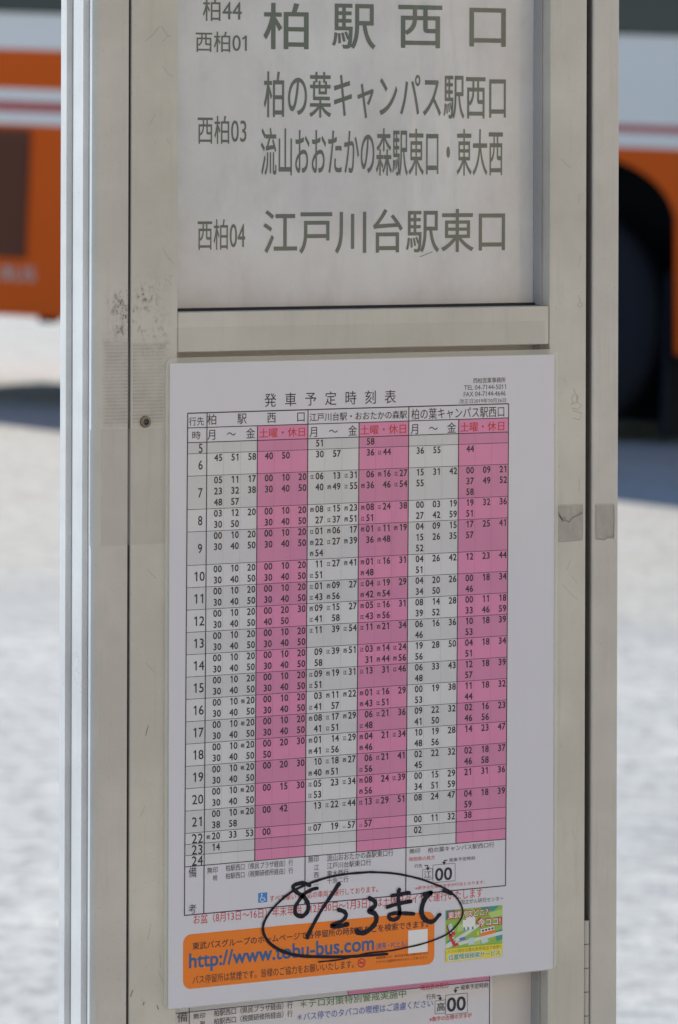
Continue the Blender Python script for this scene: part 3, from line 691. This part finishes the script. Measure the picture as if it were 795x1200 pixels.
loop += A([(180, 240), (250, 190), (355, 142), (480, 102), (600, 80), (720, 70)]) + B([(100, 68), (250, 78), (400, 110), (500, 145), (585, 182), (650, 235), (690, 310), (685, 370), (640, 435), (570, 490), (440, 540), (300, 573), (200, 592), (60, 607)]) + A([(640, 632), (540, 652), (415, 665)])
stroke(loop, 1.3, 0.75, 16, 0.95)
stroke(A([(180, 240), (110, 310), (60, 385), (45, 440), (58, 495), (104, 552), (190, 600), (300, 625), (450, 631), (600, 630)]) + B([(60, 622), (188, 612)]), 1.1, 1.3, 17, 1.7)
hw.build('handwriting', sheet)

# ------------------------------------------------------------------ the older sheet behind, in the lower window
YL = 0.0132
old = Print(YL)
xa, _ = old.P(203, 1190); xb, _ = old.P(577.5, 1165); zt_ = SZ - SH + 0.235; zb_ = SZ - SH - 0.058
sheet2 = thing('timetable_sheet', 'faded older timetable with green and blue notes, in the lower window below the laminated sheet', 'timetable', ((xa + xb) / 2, YL, zb_))
old.box(xa, xb, YL + 0.0001, YP - 0.0001, zb_, zt_, K_PAPER)
old.build('paper', sheet2)
ot = Print(YL)
lx = [ot.P(x, y)[0] for x, y in ((204.5, 1190), (222, 1186.5), (408, 1162), (574, 1146))]
zl = ot.P(222, 1186.0)[1]; zl2 = zl + 0.0055; zbot = ot.P(222, 1260)[1]
ot.flat([(lx[1], zl), (lx[2], zl), (lx[2], zl2 + 0.02), (lx[1], zl2 + 0.02)], K_CELLD, 1); ot.flat([(lx[2], zl), (lx[3], zl), (lx[3], zl2 + 0.02), (lx[2], zl2 + 0.02)], K_PINK, 1)
ot.ribbon([(lx[0], zl), (lx[3], zl)], K_LINE, 0.0004, 2)
for x in (lx[0], lx[1], lx[3]): ot.ribbon([(x, zbot), (x, zl2 + 0.02)], K_LINE, 0.0004, 3)
ot.ribbon([(lx[2], zl), (lx[2], zl2 + 0.02)], K_LINE, 0.0004, 3)
ot.ribbon([(lx[0], zbot), (lx[3], zbot)], K_LINE, 0.0004, 2)
for t, xl, yt, yb2, xr, m in (('備', 208, 1187, 1198.5, 220, K_SOFT), ('無印', 227, 1188, 1194.6, 240.5, K_SOFT), ('税', 234.5, 1196.6, 1203.6, 240.5, K_SOFT), ('柏駅西口（県民プラザ経由）行', 251, 1183.4, 1191.4, 343, K_SOFT), ('柏駅西口（税関研修所経由）行', 251, 1193.4, 1201.2, 343, K_SOFT),
        ('＊テロ対策特別警戒実施中', 352, 1172, 1182, 476, K_GTXT), ('＊バス停でのタバコの喫煙はご遠慮ください', 348.6, 1187.6, 1197, 507.5, K_BTXT), ('時刻表の見方', 493.5, 1154.4, 1161, 526, K_RED), ('行先', 500, 1165.4, 1171.4, 511, K_SOFT),
        ('発車予定時刻', 540, 1154.4, 1160.6, 572, K_SOFT), ('高', 512, 1175.4, 1185.6, 521.5, K_INK), ('※数字の左側の文字が', 503.5, 1192, 1197.6, 553, K_RED)):
    ot.T(t, xl, yt, yb2, xr, m, 3, 0.004)
ot.T('00', 524, 1169.4, 1186.2, 546, K_INK, 3, 0.02); pbox(ot, 510, 1173, 1188.4, 522.4, K_SOFT); pbox(ot, 522.4, 1166.4, 1189.4, 548, K_SOFT)
arrow(ot, [(512, 1167), (516, 1166.6), (516, 1171)], K_INK); arrow(ot, [(538, 1157.4), (534, 1157.8), (534, 1162)], K_INK)
ot.build('timetable', sheet2)

# ------------------------------------------------------------------ tape and tape traces on the frame
def patch(name, label, quads, m, Y=-0.00035, cat='tape', group='tape on the frame', thick=0.00012, wrap=False, marks=()):
    b = MB()
    for (xl, yt, yb2, xr) in quads:
        x0_, z1_ = at(xl, yt, Y).x, at(xl, yt, Y).z; z0_ = at(xl, yb2, Y).z; x1_ = at(xr, (yt + yb2) / 2, Y).x
        b.add([(x0_, Y, z0_), (x1_, Y, z0_), (x1_, Y, z1_), (x0_, Y, z1_), (x0_, Y + thick, z0_), (x1_, Y + thick, z0_), (x1_, Y + thick, z1_), (x0_, Y + thick, z1_)],
              [(0, 1, 2, 3), (0, 4, 5, 1), (1, 5, 6, 2), (2, 6, 7, 3), (3, 7, 4, 0)], m)
        if wrap: b.box(x0 - 0.0002, x0 - 0.0001, 0.0036, 0.0050, z0_, z1_, M_TAPEW)      # tape's end folded round the corner, its glint put into the colour
    pm = Print(Y - 0.00003)
    for pts, wd in marks: pm.ribbon([pm.P(*q) for q in pts], M_SCUFF, wd, 1)
    if marks: b.add(pm.v, pm.f, M_SCUFF)
    o = b.build(name); return tag(o, label, cat, group)
M_TAPEW = film('tape_fold_glint_film', (0.80, 0.80, 0.78, 1), 0.75)  # paler than the tape: the fold's glint put into the colour
patch('clear_tape', 'wide clear tape bridging the left gap, under the screw and beside the timetable', [(119, 503.5, 640, 197)], M_TAPE, wrap=True)
patch('tape_residue', 'ribbed brownish tape residue on the left frame above the screw', [(119, 396, 503, 151.5), (156, 402, 502, 196)], M_RIDGE, cat='tape residue', group=None)
patch('grime_patch', 'dark speckled grime across the left gap above the ribbed tape residue', [(119, 340, 405, 151.8), (155.5, 318, 425, 205)], M_SOOT, -0.0005, 'grime', None)
patch('old_tape', 'grey square of old tape on the right stile beside the timetable', [(652.5, 591, 635, 683.5)], M_OLDT, marks=[([(654, 600), (657, 605), (660, 611), (663, 609), (667, 612), (672, 606), (677, 604), (683, 600.5)], 0.0005), ([(656, 604), (659, 609), (663, 606)], 0.0006), ([(653, 634.5), (668, 634), (682, 632.5)], 0.0002), ([(683, 592), (683.2, 610), (682.6, 632)], 0.0002)])
patch('old_tape', 'narrow torn grey tape on the right post', [(698, 590, 632, 720.5)], M_OLDT, marks=[([(699, 631.5), (704, 632), (709, 632.6), (713, 629), (716, 630), (719, 627)], 0.00035), ([(719.6, 592), (720, 610), (719.4, 632)], 0.00035), ([(698.4, 591), (698.6, 630)], 0.0002)])
patch('clear_tape', 'long clear tape strip across the middle rail above the laminated timetable', [(206.5, 384, 419, 639)], film('faint_tape_film', (0.54, 0.52, 0.49, 1), 0.10), -0.0002)

# ------------------------------------------------------------------ the bus
bx = (G_R * math.cos(BYAW) - FWD * math.sin(BYAW)); by = (FWD * math.cos(BYAW) + G_R * math.sin(BYAW))
BM = Matrix((bx, by, G_U)).transposed().to_4x4(); BM.translation = O_B
BI = BM.inverted()
def bus(px, py):
    """point of the bus's near side (y = 0 in its own axes) seen at a photo pixel: (along, height)"""
    d = FWD + RGT * ((px - PX0) / FPX) - UPV * ((py - PY0) / FPX)
    o = BI @ CAM; dd = BI.to_3x3() @ d; t = -o.y / dd.y; p = o + dd * t; return p.x, p.z
busr = thing('city_bus', 'orange and white city bus parked behind the sign', 'bus')
busr.matrix_world = BM
M_ORG = mat('bus_orange_paint', (0.74, 0.112, 0.003), 0.5, 0, 0.0, 0.05, 0.2)
M_WHT = mat('bus_white_paint', (0.84, 0.83, 0.81), 0.3, 0, 0.3, 0.05)
M_REDP = mat('bus_red_paint', (0.45, 0.02, 0.03), 0.3, 0, 0.4, 0.05)
M_GLS = mat('bus_dark_glass', (0.012, 0.018, 0.028), 0.06, 0, 0, 0.05)
M_BLK = mat('bus_black_rubber', (0.015, 0.019, 0.027), 0.9, spec=0.2)
M_GRL = mat('bus_grille_brown', (0.125, 0.033, 0.010), 0.6)
M_RIM = mat('bus_wheel_rim', (0.35, 0.36, 0.37), 0.4, 0.7)
M_TEAL = mat('bus_teal_seat', (0.03, 0.20, 0.20), 0.8); M_BSEAT = mat('bus_blue_seat', (0.03, 0.07, 0.28), 0.8)
X_REAR, X_FRONT, ROOF, BW = -3.9, 7.2, 3.05, 2.45
lz = lambda y: bus(36, y)[1]
rz = lambda y: bus(762, y)[1]
mid = bus(400, 150)[0]
left_b = [(0, M_ORG), (lz(146), M_WHT), (lz(131.5), M_REDP), (lz(119), M_WHT), (lz(104.5), M_ORG), (lz(58), M_WHT), (lz(16), None)]
right_b = [(0, M_ORG), (rz(173.5), M_WHT), (rz(156), M_REDP), (rz(147), M_WHT), (rz(42), None)]
AX, AR, AZ = bus(633, 345)[0], bus(790, 345)[0] - bus(633, 345)[0], bus(633, 175)[1]
skirt_l, skirt_r = bus(40, 371)[1], bus(790, 415)[1]
def arch(x, c):
    d = abs(x - c)
    if d >= AR: return 0
    return (AZ - 0.55 * AR) + 0.55 * AR * (1 - (d / AR) ** 2.6) ** (1 / 2.0) if d < AR else 0
FRONT_AX = AX + 4.9
def zbot_(x):
    s_ = skirt_r if x > AX else (skirt_l if x < AX - AR - 0.35 else skirt_l + (skirt_r - skirt_l) * (x - AX + AR + 0.35) / (AR + 0.35) )
    return max(s_, arch(x, AX), arch(x, FRONT_AX))
def side(y, flip):
    b = MB(); xs = []; x = X_REAR
    while x < X_FRONT - 1e-6: xs.append(x); x += 0.025
    xs.append(X_FRONT)
    for a_, c_ in zip(xs, xs[1:]):
        m_ = (a_ + c_) / 2; bands = left_b if m_ < mid else right_b; zb0, zb1 = zbot_(a_), zbot_(c_)
        for i, (z, m) in enumerate(bands):
            if m is None:
                z0_, z1_, m = z, ROOF - 0.12, M_WHT
            else: z0_, z1_ = z, bands[i + 1][0]
            p0, p1 = max(z0_, min(zb0, z1_)), max(z0_, min(zb1, z1_))
            if z1_ - min(p0, p1) < 1e-4: continue
            f = (0, 1, 2, 3) if not flip else (3, 2, 1, 0)
            b.add([(a_, y, p0), (c_, y, p1), (c_, y, z1_), (a_, y, z1_)], [f], m)
    return b
body = side(0, False); far = side(BW, True)
off = len(body.v)
for i, f in enumerate(far.f): body.add([far.v[k] for k in f], [(0, 1, 2, 3)], far.mats[far.m[i]])
# roof with rounded shoulders, ends, floor
roofp = [(0, ROOF - 0.12), (0.03, ROOF - 0.05), (0.12, ROOF), (BW - 0.12, ROOF), (BW - 0.03, ROOF - 0.05), (BW, ROOF - 0.12)]
for p, q_ in zip(roofp, roofp[1:]):
    body.add([(X_REAR, *p), (X_FRONT, *p), (X_FRONT, *q_), (X_REAR, *q_)], [(0, 1, 2, 3)], M_WHT)
for xe, fl in ((X_REAR, True), (X_FRONT, False)):
    zc = [0.40, 1.35, ROOF - 0.12]
    for (za, zb2), m in zip(zip(zc, zc[1:]), (M_ORG, M_WHT)):
        v_ = [(xe, 0, za), (xe, BW, za), (xe, BW, zb2), (xe, 0, zb2)]; body.add(v_, [(3, 2, 1, 0) if fl else (0, 1, 2, 3)], m)
    v_ = [(xe, *p) for p in roofp]; body.add(v_, [tuple(range(6)) if not fl else tuple(range(6))[::-1]], M_WHT)
body.box(X_REAR + 0.05, AX - AR - 0.1, 0.05, BW - 0.05, 0.60, 0.64, M_BLK); body.box(AX + AR + 0.1, FRONT_AX - AR - 0.1, 0.05, BW - 0.05, 0.42, 0.46, M_BLK); body.box(FRONT_AX + AR + 0.1, X_FRONT - 0.05, 0.05, BW - 0.05, 0.42, 0.46, M_BLK)
vv, ff, a_, b2, c_, d_ = glyphs('TOBU BUS', 0.02, 3); s0 = bus(-70, 320)[0]; s1 = bus(42, 320)[0]; q0, q1 = bus(20, 329)[1], bus(20, 312)[1]
body.add([(s0 + (x - a_) / (b2 - a_) * (s1 - s0), -0.003 - h * 0.0001, q0 + (y - c_) / (d_ - c_) * (q1 - q0)) for x, y, h in vv], ff, mat('bus_letter_white', (0.55, 0.45, 0.40), 0.4))
bodyo = body.build('body', busr, world=False)
for c_ in (AX, FRONT_AX):
    for y0_, y1_ in ((0.02, 0.75), (BW - 0.75, BW - 0.02)):
        k = MB(); poly_ = [(c_ + AR * 1.02 * math.cos(math.radians(a_)), max(0.30, AZ - 0.55 * AR - 0.0) + (0.60 * AR) * math.sin(math.radians(a_))) for a_ in range(0, 181, 15)]
        poly_ = [(c_ + AR * 1.02, 0.34)] + poly_ + [(c_ - AR * 1.02, 0.34)]
        n = len(poly_); V = [(p[0], y0_, p[1]) for p in poly_] + [(p[0], y1_, p[1]) for p in poly_]
        inner = y1_ if y0_ < 1 else y0_
        k.add(V, [(i, i + 1, n + i + 1, n + i) for i in range(n - 1)], M_BLK)
        k.add([(p[0], inner, p[1]) for p in poly_], [tuple(range(n))], M_BLK); k.build('wheel_arch', busr, world=False)
# wheels
def lathe(mb, cx_, cz_, prof, m, n=40):
    k = len(prof); V = []
    for i in range(n):
        a_ = i * math.tau / n
        V += [(cx_ + r_ * math.cos(a_), y_, cz_ + r_ * math.sin(a_)) for r_, y_ in prof]
    mb.add(V, [(i * k + j, i * k + j + 1, ((i + 1) % n) * k + j + 1, ((i + 1) % n) * k + j) for i in range(n) for j in range(k - 1)], m, True)
TR = 0.49
for c_ in (AX, FRONT_AX):
    for y0_, s_ in ((0.06, 1), (BW - 0.06, -1)):
        t_ = MB(); lathe(t_, c_, TR, [(0.29, y0_ + s_ * 0.02), (0.34, y0_), (TR - 0.05, y0_ + s_ * 0.005), (TR - 0.012, y0_ + s_ * 0.03), (TR, y0_ + s_ * 0.06), (TR, y0_ + s_ * 0.24), (TR - 0.03, y0_ + s_ * 0.28), (0.3, y0_ + s_ * 0.28)], M_BLK)
        wo = t_.build('wheel', busr, world=False)
        t_ = MB(); lathe(t_, c_, TR, [(0.29, y0_ + s_ * 0.02), (0.275, y0_ + s_ * 0.01), (0.25, y0_ + s_ * 0.05), (0.16, y0_ + s_ * 0.10), (0.11, y0_ + s_ * 0.09), (0.10, y0_ + s_ * 0.03), (0.001, y0_ + s_ * 0.02)], M_RIM)
        for i in range(8):
            a_ = i * math.tau / 8; lathe(t_, c_ + 0.2 * math.cos(a_), TR + 0.2 * math.sin(a_), [(0.02, y0_ + s_ * 0.09), (0.02, y0_ + s_ * 0.05), (0.001, y0_ + s_ * 0.05)], M_BLK, 8)
        t_.build('rim', wo, world=False)
# windows (near and far side)
x = X_REAR + 0.55; wins = []
while x < X_FRONT - 1.4: wins.append((x, min(x + 1.32, X_FRONT - 0.6))); x += 1.42
wz = lambda x_: (lz(16) if x_ < mid - 0.1 else rz(42))
for a_, c_ in wins:
    for y_ in (-0.012, BW - 0.008):
        z0_ = wz((a_ + c_) / 2) + 0.003
        k = MB(); k.box(a_, c_, y_, y_ + 0.02, z0_, ROOF - 0.35, M_GLS, 0.004); wo = k.build('window', busr, world=False)
k = MB(); k.box(X_REAR - 0.012, X_REAR + 0.01, 0.3, BW - 0.3, 1.75, ROOF - 0.4, M_GLS, 0.004); k.build('window', busr, world=False)
k = MB(); k.box(X_FRONT - 0.01, X_FRONT + 0.012, 0.15, BW - 0.15, 1.2, ROOF - 0.3, M_GLS, 0.004); k.build('windscreen', busr, world=False)
# black window surround rail, grille, lettering, underrun
gx1, gz1 = bus(37, 152); gx0 = X_REAR + 0.35; gz0 = bus(37, 303)[1]
k = MB(); k.box(gx0, gx1, -0.012, 0.0, gz0, gz1, M_GRL, 0.004)
z = gz0 + 0.02
while z < gz1 - 0.02: k.box(gx0 + 0.02, gx1 - 0.02, -0.022, -0.0115, z, z + 0.012, M_GRL); z += 0.03
k.build('grille', busr, world=False)
k = MB(); k.box(bus(10, 380)[0], bus(28, 380)[0], 0.30, 0.40, bus(20, 380)[1], 0.62, M_BLK, 0.01); k.build('exhaust_pipe', busr, world=False)
k = MB(); k.box(AX + 0.515, AX + 0.54, 0.06, BW - 0.06, 0.035, 0.70, M_BLK, 0.005); k.build('mudflap', busr, world=False)
for c_ in (AX, FRONT_AX):
    k = MB(); k.box(c_ - 0.30, c_ + 0.50, 0.78, BW - 0.78, 0.05, 0.52, M_BLK, 0.03); k.build('axle', busr, world=False)
for y_ in (0.5, 1.8):
    k = MB(); k.box(X_FRONT, X_FRONT + 0.03, y_, y_ + 0.28, 0.75, 0.95, M_WHT, 0.01); k.build('headlight', busr, world=False)
    k = MB(); k.box(X_REAR - 0.03, X_REAR, y_, y_ + 0.12, 0.9, 1.2, M_REDP, 0.01); k.build('tail_light', busr, world=False)

bpy.data.objects.remove(_to); bpy.data.curves.remove(_cu)
SC.cycles.use_denoising = True; SC.cycles.denoiser = 'OPENIMAGEDENOISE'; SC.cycles.denoising_input_passes = 'RGB_ALBEDO_NORMAL'; SC.cycles.denoising_prefilter = 'ACCURATE'
